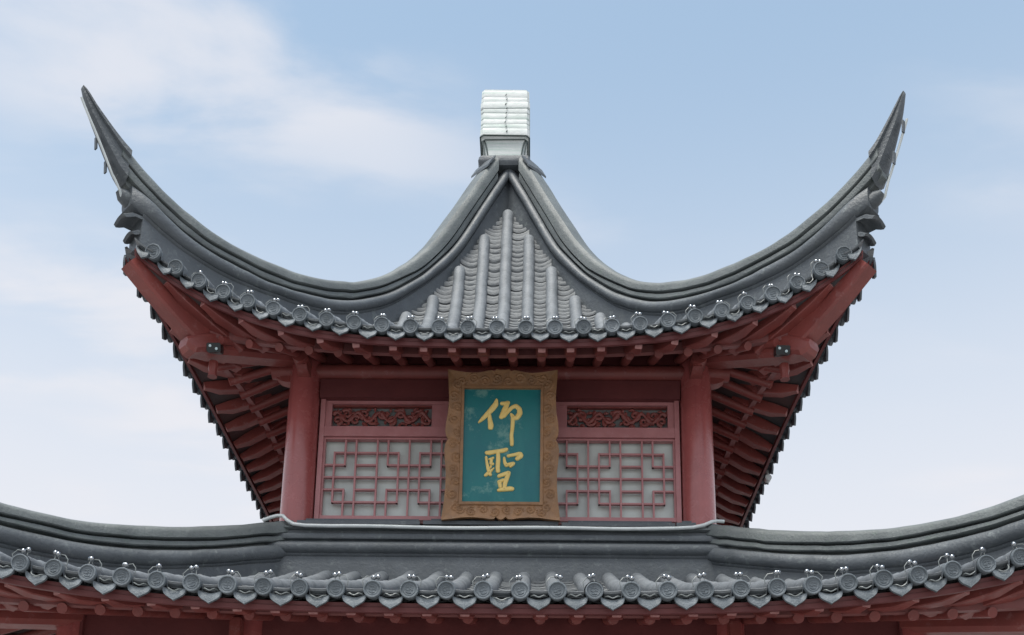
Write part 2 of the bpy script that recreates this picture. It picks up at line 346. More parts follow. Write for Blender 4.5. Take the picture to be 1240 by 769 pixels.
def drip_tile(mb, Q, q, k):
    """pointed drip plate between two caps"""
    x0 = Q.xk(k-.5); x1 = Q.xk(k+.5); xm = (x0+x1)/2; hw = .068*min(1.0, (x1-x0)/.19)
    rr_ = Q.E(xm)-.004; zl = Q.z(xm-.07, Q.E(xm-.07)); zr = Q.z(xm+.07, Q.E(xm+.07)); zm = Q.z(xm, Q.E(xm))
    sl = (zr-zl)/.14
    top = [(-1, -.030), (-.6, -.042), (-.25, -.049), (0, -.050), (.25, -.049), (.6, -.042), (1, -.030)]
    bh_ = [(1.0, -.040), (.96, -.053), (.86, -.070), (.66, -.083), (.42, -.093), (.17, -.103)]
    bot = bh_+[(0, -.112)]+[(-a, b) for a, b in bh_[::-1]]
    jz = rng.uniform(-.004, .004); tl = .10+rng.uniform(-.05, .05)
    outl = [(a*hw, b+a*hw*sl+jz) for a, b in top+bot]
    n = len(outl); cx_ = 0.; cz_ = -.07
    def ring(s_, d): return [rot(q, xm+cx_+(a-cx_)*s_, rr_+d-(b+.02)*tl, zm+(cz_+(b-cz_)*s_)) for a, b in outl]
    mb.loft([ring(1, -.012), ring(1, 0.0), ring(.96, .003), ring(.90, .003), ring(.86, .0012), ring(.3, .002)])
    # pan body behind the plate
    mb.grid([[rot(q, xm+a*hw, rr_-d, Q.z(xm+a*hw, rr_-d)+b+jz) for a, b in top] for d in (.0, .05, .12)])

def sweep_ridge(mb, Q, q, d0, d1, n, horn=None, dboard=None, dcap=None):
    """hip ridge along the diagonal of corner q; mi 0 = board and roll, mi 1 = band and cap"""
    dboard = dboard or d1; dcap = dcap or d1
    def pt(d, w, z):
        x, y = -d+w/math.sqrt(2), d+w/math.sqrt(2)
        return rot(q, x, y, z)
    kn = rng.normal(0, 1, (4, 200))
    def wobble(c, d): return float(np.interp(d*18, np.arange(200), kn[c]))
    def both(f, dd, mi):
        rows = []
        for d in dd:
            s_, t_ = 1+.014*wobble(mi*2, d), .0014*wobble(mi*2+1, d)
            rows.append([pt(d, w*s_, z+t_) for w, z in f(d)]+[pt(d, -w*s_, z+t_) for w, z in f(d)[::-1] if abs(w) > 1e-6])
        mb.loft(rows, mi)
    def board(d):
        B = Q.B(d); zb = min(Q.z(d, d), Q.P(d+.1) if d < 1.6 else 99)-.075
        return [(.088, min(zb, B-.03)), (.088, B-.012), (.100, B-.004), (.104, B+.004), (.098, B+.012)]
    def roll(d):
        B, G2 = Q.B(d), Q.G2(d); e_ = 1-.45*max(0, min(1, (d-(d1-.14))/.14))**2
        return [(.080, B+.006)]+[((.092+.044*math.cos(R(a)))*e_, B+.010+(G2-.014-B-.010)*(.5+.5*math.sin(R(a))/math.sin(R(80)))) for a in np.linspace(-80, 80, 9)]+[(.05, G2-.010)]
    ws = lambda d: 1-.36*max(0, min(1, (d-(dcap-.40))/.40))
    def band(d):
        G2, G1 = Q.G2(d), Q.G1(d); h = G1-G2; k = ws(d)
        return [(.050*k, G2-.03), (.050*k, G2+.008), (.102*k, G2+.011), (.108*k, G2+.30*h), (.106*k, G1-.014), (.100*k, G1-.010), (.055*k, G1-.008), (.055*k, G1+.012)]
    def capf(d):
        G1, T = Q.G1(d), Q.T(d); k = ws(d); wob = .0025*math.sin(d*23+q)+.002*math.sin(d*57)
        return [(.050*k, G1+.004), (.110*k, G1+.006), (.117*k, G1+.012), (.117*k, G1+.012+.5*(T-.03-G1)), (.110*k, G1+.012+.75*(T-.03-G1)), (.09*k, T-.018), (.05*k, T-.005), (0, T+wob)]
    dl = min(d0, .06) if Q is U else d0
    both(board, np.linspace(dl, dboard, n), 0); both(roll, np.linspace(dl, d1, n), 0)
    both(band, np.linspace(d0, dcap, n), 1); both(capf, np.linspace(d0, dcap, n), 1)
    if horn:
        top, bot, w0 = horn
        tt = curve(top, .04); bb = None
        L = 14; rows = []; rows2 = []
        tx = np.linspace(0, 1, len(top)); bx = np.linspace(0, 1, len(bot))
        for u in np.linspace(0, 1, L):
            td, tz = np.interp(u, tx, [p[0] for p in top]), np.interp(u, tx, [p[1] for p in top])
            bd, bz = np.interp(u, bx, [p[0] for p in bot]), np.interp(u, bx, [p[1] for p in bot])
            w = w0*(1-u)**.8+.016; f = lambda a: (td+(bd-td)*a, tz+(bz-tz)*a)
            prof = [(0, 0), (.75, .03), (1, .10), (1, .26), (.72, .30), (.70, .55), (.85, .62), (.8, .85), (.35, 1), ]
            rows.append([pt(f(b)[0], w*a, f(b)[1]) for a, b in prof]+[pt(f(b)[0], -w*a, f(b)[1]) for a, b in prof[::-1][:-1]])
        mb.loft(rows, 0)

pav = thing('pavilion', 'square two tiered pavilion of red wood under grey tiled roofs with tall upswept corners', 'pavilion', (0, 0, -1.6))

# --- roofs: tile field, ridges, eave tiles
def build_roof(name, Q, rmin=None):
    mb = MB()
    for q in range(4): tile_field(mb, Q, q, rmin)
    return mb
um = build_roof('upper_roof', U)
# rear and side eave tiles of the upper roof lie in the roof mesh itself; those on the front are pieces of their own
for q in (1, 2, 3):
    for k in range(-U.k, U.k+1): end_tile(um, U, q, k)
    if q == 2:
        for k in range(-U.k, U.k+2): drip_tile(um, U, q, k-.5)
upper_roof = um.build('upper_roof', [M['tile'], M['pan']], pav, 40, recalc=False)
lm_ = build_roof('lower_roof', Lw, 1.62)
for q in (1, 2, 3):
    for k in range(-Lw.k, Lw.k+1): end_tile(lm_, Lw, q, k)
    for k in range(-Lw.k, Lw.k+2): drip_tile(lm_, Lw, q, k-.5)
for k in range(-Lw.k, Lw.k+1):
    if not -15 <= k <= 16: end_tile(lm_, Lw, 0, k); drip_tile(lm_, Lw, 0, k+(.5 if k > 0 else -.5))
lower_roof = lm_.build('lower_roof', [M['tile'], M['pan']], pav, 40, recalc=False)
for k in range(-U.k, U.k+1):
    m = MB(); end_tile(m, U, 0, k); m.build('end_tile', M['endtile'], upper_roof, 50)
for k in range(-U.k, U.k+2):
    m = MB(); drip_tile(m, U, 0, k-.5); m.build('drip_tile', M['endtile'], upper_roof, 40)
for q in (1, 3):
    m = MB()
    for k in range(-U.k, U.k+2): drip_tile(m, U, q, k-.5)
    m.build('drip_tile_row', M['endtile'], upper_roof, 40)
for k in range(-15, 17):
    m = MB(); end_tile(m, Lw, 0, k); m.build('end_tile', M['endtile'], lower_roof, 50)
    m = MB(); drip_tile(m, Lw, 0, k-.5); m.build('drip_tile', M['endtile'], lower_roof, 40)
horn = ([(2.632, 5.862), (2.68, 5.917), (2.736, 5.988), (2.819, 6.098), (2.865, 6.184), (2.884, 6.215)],
        [(2.632, 5.60), (2.668, 5.645), (2.726, 5.771), (2.776, 5.889), (2.841, 6.034), (2.888, 6.19)], .088)
horn_r = ([(2.632, 5.862), (2.665, 5.915), (2.70, 5.99), (2.745, 6.09), (2.785, 6.19), (2.805, 6.245)],
          [(2.632, 5.60), (2.66, 5.66), (2.70, 5.79), (2.735, 5.91), (2.775, 6.05), (2.808, 6.225)], .088)
for q in range(4):
    m = MB(); sweep_ridge(m, U, q, .175, 2.60, 90, horn_r if q == 1 else horn, 2.535, 2.67)
    # bead on the lower end of the roll
    def ptd(d, w, z): return rot(q, -d+w/math.sqrt(2), d+w/math.sqrt(2), z)
    zb_ = (U.B(2.6)+U.G2(2.6))/2
    m.tube([ptd(2.58, 0, zb_-.02), ptd(2.625, 0, zb_+.01), ptd(2.65, 0, zb_+.03)], [.058, .050, .022], 14)
    m.build('hip_ridge', [M['ridge'], M['cap']], upper_roof, 38)
    # two lips under the ridge end, arching out and curling down at the tip
    for path, w in (([(2.47, 5.30), (2.52, 5.365), (2.575, 5.402), (2.62, 5.398), (2.648, 5.372), (2.664, 5.36)], .088), ([(2.46, 5.215), (2.50, 5.275), (2.545, 5.303), (2.58, 5.293), (2.598, 5.272), (2.612, 5.262)], .080)):
        m = MB(); rows = []; P_ = np.array(path)-np.array((.042, .004))
        for i in range(len(P_)):
            t_ = P_[min(i+1, len(P_)-1)]-P_[max(i-1, 0)]; t_ /= np.linalg.norm(t_); nn = np.array((-t_[1], t_[0])); th = .016*(1-.5*i/len(P_)); k = w*(1-.14*(i/len(P_))**2)
            rows.append([ptd(*(lambda c: (c[0], a*k, c[1]-.03*a*a))(P_[i]+nn*th*s_)) for a, s_ in [(a, 1) for a in np.linspace(-1, 1, 9)]+[(a, -1) for a in np.linspace(1, -1, 9)]])
        m.loft(rows); m.build('ridge_foot_tile', M['ridge'], upper_roof, 40)
for q in range(4):
    m = MB(); sweep_ridge(m, Lw, q, 1.56, 3.72, 80, ([(3.70, 3.22), (3.85, 3.42), (4.0, 3.72), (4.06, 3.95)], [(3.74, 3.02), (3.9, 3.25), (4.02, 3.6), (4.065, 3.93)], .085))
    m.build('hip_ridge', [M['ridge'], M['cap']], lower_roof, 38)
    # level ridge along the foot of the upper storey
    m = MB(); rows = []; rows2 = []; c = 1.60
    B, G2, G1, T = 3.232, 3.345, 3.408, 3.468
    for e in (-1, 1):
        ro = [(.088, B-.4), (.088, B-.012), (.100, B-.004), (.104, B+.004), (.098, B+.010)]
        for a in np.linspace(-80, 80, 9): ro.append((.092+.044*math.cos(R(a)), B+.012+(G2-.016-B-.012)*(.5+.5*math.sin(R(a))/math.sin(R(80)))))
        ro += [(.080, G2-.012), (.074, G2+.006), (.102, G2+.009), (.108, G2+.02), (.106, G1-.016), (.100, G1-.011), (.082, G1-.008), (.082, G1+.007), (.082, G1+.02), (-.1, G1+.02), (-.1, B-.4)]
        ca = [(.06, G1+.022), (.10, G1+.022), (.112, T-.03), (.10, T-.012), (-.1, T)]
        f = lambda w: e*(c+w-.003)
        rows.append([rot(q, f(w-.008), c+w, z) for w, z in ro]); rows2.append([rot(q, f(w-.008), c+w, z) for w, z in ca])
    m.loft(rows, 0); m.loft(rows2, 1); m.build('level_ridge', [M['ridge'], M['cap']], lower_roof, 38)
# slabs lapping up against the sill
for x0, x1, dz in ((-1.46, -.56, 0), (-.535, .45, .004), (.475, 1.30, -.003), (1.31, 1.45, .002)):
    m = MB()
    for (y0, y1, z0, z1, e) in ((-1.66, -1.44, 3.486, 3.515, 0), (-1.585, -1.44, 3.542, 3.562, .05)):
        m.box(x0+e, x1-e*.3, y0, y1, z0+dz, z1+dz)
    m.build('sill_slab', M['ridge'], lower_roof, 30)

# --- eaves: boards, brick soffit, rafters
def build_eave(Q, rb0, rbo, xc, zb, fly_x, rnd_x, inner, sides, name, slope):
    rb = lambda x: rb0+rbo*min(1.15, abs(x)/xc)**2.5
    zcap = lambda x: Q.z(x, Q.E(x))
    mb = MB(); X1 = Q.E(99)-.02
    for q in range(4):
        xs = np.linspace(-1, 1, 61)
        def row(fn): return [rot(q, *fn(s)) for s in xs]
        # brick soffit over the lower rafters, then over the flying rafters (mi 1)
        def hipx(s, r): return s*r
        rowsA = []
        for u in np.linspace(0, 1, 5):
            def fn(s):
                xb = s*xc; r_out = rb(xb); r = inner+(r_out-inner)*u; x = s*(inner+(xc-inner)*u)
                return (x, r, zb+.035+(r_out-r)*slope)
            rowsA.append(row(fn))
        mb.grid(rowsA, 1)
        rowsB = []
        xe = Q.xk(Q.k+.5)+.06
        for u in np.linspace(0, 1, 7):
            def fn(s):
                xb = s*xc; xo = s*xe; r0, r1 = rb(xb)-.02, Q.E(xo)-.05
                z0, z1 = zb+.090, zcap(xo)-.082
                return (xb+(xo-xb)*u, r0+(r1-r0)*u, z0+(z1-z0)*(u if z1 < z0+.05 else u**1.5*.6+u*.4))
            rowsB.append(row(fn))
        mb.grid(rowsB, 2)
        # band board on the lower rafter ends
        def ring(dr, z): return row(lambda s: (s*(xc+.02), rb(s*xc)+dr, z))
        def ringt(dr, dz): return row(lambda s: (s*(xc+.02), rb(s*xc)+dr, zb+dz+.075*abs(s)**3))
        mb.grid([ringt(-.03, .06), ring(-.03, zb-.004), ring(.012, zb-.004), ringt(.010, .05), ringt(-.03, .06)], 0)
        # eave board under the drips
        def ring2(dr, dz): return row(lambda s: (s*xe, Q.E(s*xe)-.05+dr, zcap(s*xe)+dz))
        mb.grid([ring2(0, -.058), ring2(-.012, -.108), ring2(-.035, -.108), ring2(-.03, -.058)], 3)
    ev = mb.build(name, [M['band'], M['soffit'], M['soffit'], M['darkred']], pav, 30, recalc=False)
    for q in sides:
        for sgn in (-1, 1):
            for j, (xf, xr) in enumerate(zip(fly_x, rnd_x)):
                if Q is Lw and q and (j < 9 or sgn != (1 if q == 3 else -1)): continue
                m = MB(); e = .10
                pe = (sgn*xf, Q.E(xf)-e, zcap(xf)-(.100 if Q is U else .088)); pi = (sgn*xr, rb(xr)-.02, zb+.078)
                d = np.array(pe)-np.array(pi)
                pin = np.array(pi)-d*.35
                p0, p1 = np.array(pin), np.array(pe); dv = (p1-p0)/np.linalg.norm(p1-p0); rv = np.cross(dv, (0, 0, 1)); rv /= np.linalg.norm(rv); uv = np.cross(rv, dv)
                rws = []
                for u, w, h in ((0, .046, .044), (.74, .044, .042), (.93, .029, .029), (1, .026, .026)):
                    c = p0+(p1-p0)*u+uv*(.026-h); rws.append([rot(q, *(c+rv*a*w+uv*b*h)) for a, b in ((-1, -.85), (-.85, -1), (.85, -1), (1, -.85), (1, .85), (.85, 1), (-.85, 1), (-1, .85))])
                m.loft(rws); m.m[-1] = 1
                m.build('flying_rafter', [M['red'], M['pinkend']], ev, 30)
                m = MB()
                if xr < inner-.05: a = (sgn*xr, inner-.1, zb-.026+(rb(xr)-inner+.1)*slope)
                else:
                    xi = inner-.05+(xr-inner+.05)*.40; a = (sgn*xi, max(inner-.1, xi+.02), 0); a = (a[0], a[1], zb-.026+(rb(xr)-a[1])*slope)
                m.tube([rot(q, *a), rot(q, sgn*xr, rb(xr)+.018, zb-.026)], [.037, .032], 12)
                m.build('rafter', M['red'], ev, 40)
    return ev, rb, zcap
fx = [.105, .317, .52, .736, 1.0, 1.254, 1.53, 1.807, 2.068, 2.308]
rx = [.105, .317, .530, .742, .958, 1.168, 1.376, 1.585, 1.793, 1.985]
upper_eave, rbU, zcU = build_eave(U, 1.93, .27, 2.2, 4.712, fx, rx, 1.45, (0, 1, 3), 'upper_eave', .5)
fxl = [.105+.2115*i for i in range(7)]; fxl += [fxl[-1]+.235, fxl[-1]+.48, fxl[-1]+.735, fxl[-1]+1.0, fxl[-1]+1.27, fxl[-1]+1.55, fxl[-1]+1.83]
rxl = [.105+.2115*i for i in range(14)]
lower_eave, rbL, zcL = build_eave(Lw, 3.10, .26, 3.35, 2.28, fxl, rxl, 2.62, (0, 1, 3), 'lower_eave', .36)
def corner_beams(ev, q, dpts, hd, zc_up, lw):
    def ptd(d, w, z): return rot(q, -d+w/math.sqrt(2), d+w/math.sqrt(2), z)
    (d0, z0), (d1, z1), (d2, z2) = dpts
    m = MB(); n = 9; rows = []
    # old corner beam: slopes down to a carved head
    prof_d = [d0, d1-.30, d1-.10, d1-.04, d1, d1+.03, d1+.05]
    prof_t = [.09, .09, .09, .085, .07, .05, .045]; prof_b = [-.09, -.09, -.09, -.075, -.085, -.06, -.02]
    for i, d in enumerate(prof_d):
        zc_ = z0+(z1-z0)*(d-d0)/(d1-d0); w = lw*(1 if i < 3 else (.96, .9, .8, .7)[i-3]); t, b = prof_t[i], prof_b[i]
        rows.append([ptd(d, a*w, zc_+c) for a, c in ((-1, b+.03), (-.7, b), (.7, b), (1, b+.03), (1, t-.03), (.7, t), (-.7, t), (-1, t-.03))])
    m.loft(rows); m.build('corner_beam', M['red'], ev, 30)
    m = MB(); rows = []
    for u in np.linspace(0, 1, 9):
        d = d1-.14+(d2-d1+.14)*u; zc_ = z1+.04+(z2-z1-.04)*(u**1.25); w = .072-.006*u; h = .080-.012*u
        rows.append([ptd(d-c*.55, a*w, zc_+c) for a, c in ((-1, -h+.014), (-.8, -h), (.8, -h), (1, -h+.014), (1, h), (-1, h))])
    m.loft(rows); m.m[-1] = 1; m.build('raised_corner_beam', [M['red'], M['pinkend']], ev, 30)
for q in range(4):
    corner_beams(upper_eave, q, ((1.45, 5.0), (2.18, 4.63), (2.535, 5.07)), 0, 0, .095)
    corner_beams(lower_eave, q, ((2.6, 2.44), (3.36, 2.20), (3.66, 2.56)), 0, 0, .095)
for sx in (-1, 1):      # hanging peg below each carved head on the front
    m = MB(); m.tube([(sx*2.06, -2.04, 4.58), (sx*2.06, -2.04, 4.53), (sx*2.06, -2.04, 4.50), (sx*2.06, -2.04, 4.46)], [.034, .036, .028, .036], 8)
    m.build('hanging_peg', M['red'], upper_eave, 30)

# --- upper storey
A = 1.5
def column(x, y, z0, z1, r):
    m = MB(); n = 40
    zs = [z0, z0+(z1-z0)*.5, z1]
    m.tube([(x, y, z) for z in zs], [r*1.02, r*1.0, r*.97], n); m.build('column', M['redgloss'], pav, 40)
for sx in (-1, 1):
    for sy in (-1, 1): column(sx*1.503, sy*1.487, 3.2, 4.93, .121)
for q in range(4):
    m = MB()
    m.tube([rot(q, -1.76, 1.5, 4.825), rot(q, 1.76, 1.5, 4.825)], .062, 16)
    m.build('purlin', M['red'], pav, 40)
    m = MB(); m.box(-1.38, 1.38, -.03, .03, 4.60, 4.755) ; m.box(-1.38, 1.38, -.02, .02, 4.893, 5.02)
    m.v = [rot(q, x, 1.49-y, z) for x, y, z in m.v]; m.build('tie_beam', M['darkred'], pav, 30)
    for s in (-1, 1):      # tie beam nose beyond the column
        m = MB(); m.v = []
        for u, w, h in ((1.58, .045, .05), (1.66, .045, .055), (1.70, .04, .035), (1.735, .035, .02)): pass
        m.loft([[rot(q, s*u, 1.49+a*w, 4.80+b*h-.02) for a, b in ((-1, -1), (1, -1), (1, 1), (-1, 1))] for u, w, h in ((1.56, .045, .055), (1.64, .045, .06), (1.69, .04, .045), (1.72, .035, .02))])
        m.build('beam_nose', M['red'], pav, 30)
# plain red boarding on the three sides the photograph does not show
for q in (1, 2, 3):
    m = MB(); m.box(-1.37, 1.37, -.02, .02, 3.45, 4.6); m.v = [rot(q, x, 1.47-y, z) for x, y, z in m.v]; m.build('side_boarding', M['red'], pav, 30)
# attic ceiling closes the storey from above
m = MB(); m.box(-1.42, 1.42, -1.42, 1.42, 5.03, 5.05); m.build('ceiling_board', M['darkred'], pav, 0)

# lattice windows (two), mirrored about the middle mullion
YW = -1.44
ZB, ZT = 3.655, 4.268
def scroll_pts(cx, cz, r0, turns, a0, sgn, n=18):
    return [(cx+(r0*(1-.86*t))*math.cos(a0+sgn*turns*2*math.pi*t), cz+(r0*(1-.86*t))*math.sin(a0+sgn*turns*2*math.pi*t)) for t in np.linspace(0, 1, n)]
for sx in (-1, 1):
    U0 = .0815
    X = lambda c: sx*(1.332-c*U0)
    rowz = [ZT-(ZT-ZB)*i/6 for i in range(7)]
    m = MB()
    xa, xb = sorted((X(-.28), X(16.2)))
    ox0, ox1 = sorted((sx*1.372, sx*1.337)); m.box(ox0, ox1, YW-.05, YW+.03, 3.585, 4.60)                  # jamb
    m.box(min(X(16.02), X(16.33)), max(X(16.02), X(16.33)), YW-.05, YW+.03, 3.585, 4.60)                  # middle mullion half
    xl, xr_ = sorted((X(-.06), X(16.0)))
    m.box(xl, xr_, YW-.035, YW+.03, 3.605, 3.637)                 # bottom rail
    m.box(xl, xr_, YW-.045, YW+.03, 4.291, 4.374)                 # rail under the carving
    m.box(xl, xr_, YW-.03, YW+.03, 4.572, 4.598)                  # head
    m.box(*sorted((X(-.06), X(.55))), YW-.03, YW+.03, 4.376, 4.571)
    m.box(*sorted((X(15.4), X(16.0))), YW-.03, YW+.03, 4.376, 4.571)
    m.box(*sorted((X(9.98), X(11.15))), YW-.026, YW+.03, 4.376, 4.571)
    m.box(*sorted((X(11.152), X(11.5))), YW-.034, YW+.03, 4.376, 4.571)
    fr = m.build('lattice_window', M['pinkred'], pav, 30)
    m = MB(); h = .0066
    def vb(c, r0, r1, m=m):
        z1, z0 = rowz[r0], rowz[r1]; m.box(X(c)-h, X(c)+h, YW-.020, YW+.014, z0-(h if r1 < 6 else .017), z1+(h if r0 > 0 else .022))
    def hb(r, c0, c1, m=m):
        a, b = sorted((X(c0), X(c1))); m.box(a-h*.9, b+h*.9, YW-.0175, YW+.012, rowz[r]-h, rowz[r]+h)
    for c in (3, 5, 8, 11, 13): vb(c, 0, 6)
    for c in (2, 6, 10, 14): vb(c, 0, 2); vb(c, 4, 6)
    for c in (1, 7, 9, 15): vb(c, 1, 5)
    hb(3, -.05, 16)
    for r_ in (1, 5): hb(r_, 1, 7); hb(r_, 9, 15)
    for r_ in (2, 4): hb(r_, -.05, 2); hb(r_, 3, 5); hb(r_, 6, 10); hb(r_, 11, 13); hb(r_, 14, 16)
    # slim edge bead round the lattice
    for c in (-.0, 16.0): m.box(X(c)-.009, X(c)+.009, YW-.024, YW+.02, ZB-.016, ZT+.021)
    m.box(xl, xr_, YW-.026, YW+.02, ZT+.0055, ZT+.0205)
    m.build('lattice', M['pinkred'], fr, 30)
    m = MB(); m.box(xl, xr_, YW+.032, YW+.038, 3.61, 4.29); m.build('pane', M['pane'], fr, 0)
    m = MB(); m.box(xl, xr_, YW+.024, YW+.0335, 4.376, 4.57); m.build('carving_back', M['carveback'], fr, 0)
    # pierced scroll carving above
    for c0, c1 in ((.62, 9.93), (11.55, 15.35)):
        m = MB(); n = 7; zc_ = 4.473; xs_ = np.linspace(X(c0), X(c1), 60)
        m.tube([(x, YW-.004, zc_+.038*math.sin(i/59*math.pi*(c1-c0)+.4)) for i, x in enumerate(xs_)], [.015+.004*math.sin(i*1.3) for i in range(60)], 6)
        nv = int(round((c1-c0)*1.2))
        for i in range(nv):
            xc_ = X(c0+(c1-c0)*(i+.5)/nv); sgn = 1 if i % 2 else -1
            p = scroll_pts(xc_, zc_+sgn*.026, .040, 1.25, R(90*sgn)+i, sgn*sx)
            m.tube([(x, YW+.002, z) for x, z in p], [.0165*(1-.45*t) for t in np.linspace(0, 1, len(p))], 6)
            for t in range(3):
                a = rng.uniform(0, 6.28); lx = xc_+rng.uniform(-.05, .05); lz = zc_-sgn*rng.uniform(.03, .07)
                m.tube([(lx-.026*math.cos(a), YW+.003, lz-.018*math.sin(a)), (lx, YW-.003, lz), (lx+.026*math.cos(a), YW+.003, lz+.018*math.sin(a))], [.004, .014, .004], 6)
        for (a, b) in ((4.379, 4.388), (4.559, 4.568)): m.box(*sorted((X(c0), X(c1))), YW-.012, YW+.022, a, b)
        m.build('carved_panel', M['red'], fr, 40)

# --- lower storey, mostly below the picture
for x, y in [(-2.62, -2.62), (2.62, -2.62), (-2.62, 2.62), (2.62, 2.62), (-1.5, -2.62), (1.5, -2.62), (-1.5, 2.62), (1.5, 2.62)]:
    column(x, y, -1.6, 2.45, .09)
for q in range(4):
    m = MB(); m.box(-2.67, 2.67, -.04, .069, 1.75, 2.56); m.v = [rot(q, x, 2.60-y, z) for x, y, z in m.v]; m.build('lintel', M['darkred'], pav, 30)
    m = MB(); m.tube([rot(q, -2.95, 2.60, 2.50), rot(q, 2.95, 2.60, 2.50)], .06, 16); m.build('purlin', M['darkred'], pav, 40)
for x in (-1.545, 1.50):
    m = MB(); m.box(x-.032, x+.032, -2.80, -2.70, 2.12, 2.36); m.build('strut', M['red'], pav, 30)
m = MB()
for w, z0, z1 in ((3.3, -1.6, -1.35), (3.6, -1.599, -1.47)): m.box(-w, w, -w, w, z0, z1)
m.build('stone_base', M['paving'], pav, 0)

# --- wrapped finial
fxo, fyo = -.042, 0.0
m = MB()
def sq_ring(h, z, ch=.03, jit=0.):
    pts = [(-h+ch, -h), (h-ch, -h), (h, -h+ch), (h, h-ch), (h-ch, h), (-h+ch, h), (-h, h-ch), (-h, -h+ch)]
    return [(fxo+a, fyo+b, z+.004*math.sin(5*a+z*70)+.003*math.sin(9*b+z*41)) for a, b in pts]
m.loft([sq_ring(.225, 7.80, .02), sq_ring(.243, 7.83, .02), sq_ring(.248, 7.845, .02), sq_ring(.240, 7.89, .02), sq_ring(.225, 7.905, .02)]); 
m.build('finial_base', M['ridge'], upper_roof, 30)
m = MB(); rows = [sq_ring(.19, 7.90, .02), sq_ring(.19, 8.02, .02), sq_ring(.20, 8.06, .03), sq_ring(.225, 8.12, .035)]
z = 8.13
while z < 8.60:
    dz = rng.uniform(.05, .075); h = .231+rng.uniform(-.004, .005)
    rows += [sq_ring(h-.0016, z, .025), sq_ring(h+.0012, z+.010, .022), sq_ring(h+.001, z+dz-.008, .022), sq_ring(h-.0016, z+dz, .025)]; z += dz
rows += [sq_ring(.228, z+.014, .03), sq_ring(.215, z+.022, .04)]
m.loft(rows); fin = m.build('wrapped_finial', M['white'], upper_roof, 25)
m = MB()
for zz, h, rr_ in ((8.128, .234, .008), (8.092, .219, .006)):
    rg = sq_ring(h, zz, .03); m.tube([(a, b, c+.012*math.cos((a-fxo)/h*1.5)*(-1 if zz < 8.1 else .3)) for a, b, c in rg], rr_, 6, closed=True)
for sx in (-1, 1):
    for w in (.0, .028): m.tube([(fxo+sx*(.212-w*.6), -.20, 8.09), (fxo+sx*(.20-w), -.195, 8.02), (fxo+sx*(.185-w), -.19, 7.92)], .007, 6)
m.build('strap', M['strap'], upper_roof, 30)
m = MB()
for i in range(9):
    z = 8.17+.052*i; x = fxo+.01+rng.uniform(-.012, .012); m.tube([(x-.006, -.238, z-.008), (x, -.244, z), (x+.004, -.238, z+.010)], .004, 5)
m.build('tie', M['strap'], upper_roof, 30)
for q in (0, 1, 2, 3):   # little lapped tiles where the ridges meet the base
    m = MB()
    def ptd(d, w, z): return rot(q, -d+w/math.sqrt(2), d+w/math.sqrt(2), z)
    for d, z, w in ((.232, 7.765, .112), (.262, 7.705, .118)):
        m.loft([[ptd(d+dd, a*w, z+zz+c) for a, c in ((-1, -.01), (1, -.01), (1, .016), (0, .03), (-1, .016))] for dd, zz in ((-.03, .085), (0, .004), (.008, -.014))])
    m.build('ridge_top_tile', M['ridge'], upper_roof, 30)

# ------------------------------------------------------------------ plaque
PX, PZ = .030, 4.099
plq = thing('name_plaque', 'upright carved brown frame plaque with teal board and gold characters hung on the upper wall', 'plaque', (PX, -1.66, PZ))
def pl(lx, lz, dep):      # local plane leans out at the top
    return (PX+lx, -1.70-.045*(lz/.6)-dep, PZ+lz)
SX, SZ = 1/163., 1/153.8
def fromphoto(u, v): return ((u-608.6)*SX, (537.2-v)*SZ)
half = [(0, -.4), (4.5, 0), (8, -1.2), (10.5, 1.6), (14, .2), (19, .9), (26, 2.6), (36, 3.6), (48, 2.6), (58, 1.0), (67.2, -.6)]      # from top middle to the right corner, px below the crest
top_edge = [(608.2+a, 447.2+b) for a, b in half]
side_r = [(675.0, 455), (674.0, 468), (673.2, 482), (674.0, 498), (676.2, 512), (677.0, 522), (675.5, 528), (672.8, 531.0), (676.0, 536), (677.6, 544), (676.8, 556), (675.2, 570), (675.2, 588), (676.6, 606), (678.6, 622), (679.2, 627.5)]
bot = [(668, 626.4), (655, 624.6), (642, 624.2), (630, 625.0), (621, 626.4), (617, 626.0), (614.5, 623.4), (611.5, 626.2), (609.0, 626.8)]
rh = top_edge+side_r+bot
lh = [(2*608.6-u+(.2), v) for u, v in rh[::-1]]
outl = [fromphoto(u, v) for u, v in rh+lh[1:-1]]
# resample evenly
def resample(p, n, closed=True):
    p = np.array(p+[p[0]] if closed else p); s_ = np.concatenate([[0], np.cumsum(np.linalg.norm(np.diff(p, axis=0), axis=1))])
    t = np.linspace(0, s_[-1], n+1)[:-1] if closed else np.linspace(0, s_[-1], n)
    return np.stack([np.interp(t, s_, p[:, i]) for i in (0, 1)], 1)
NO = 760
O2 = resample(outl, NO)
ih, iw = .444, .284
# matching points on the inner rectangle: clamp radially by corner-aware mapping
hx, hz = .40, .575
I2 = []
for a, b in O2:
    u, w = a/hx, b/hz
    if abs(u) > abs(w): s_ = 1/abs(u)
    else: s_ = 1/abs(w)
    I2.append((np.clip(u*s_, -1, 1)*iw, np.clip(w*s_, -1, 1)*ih))
I2 = np.array(I2)
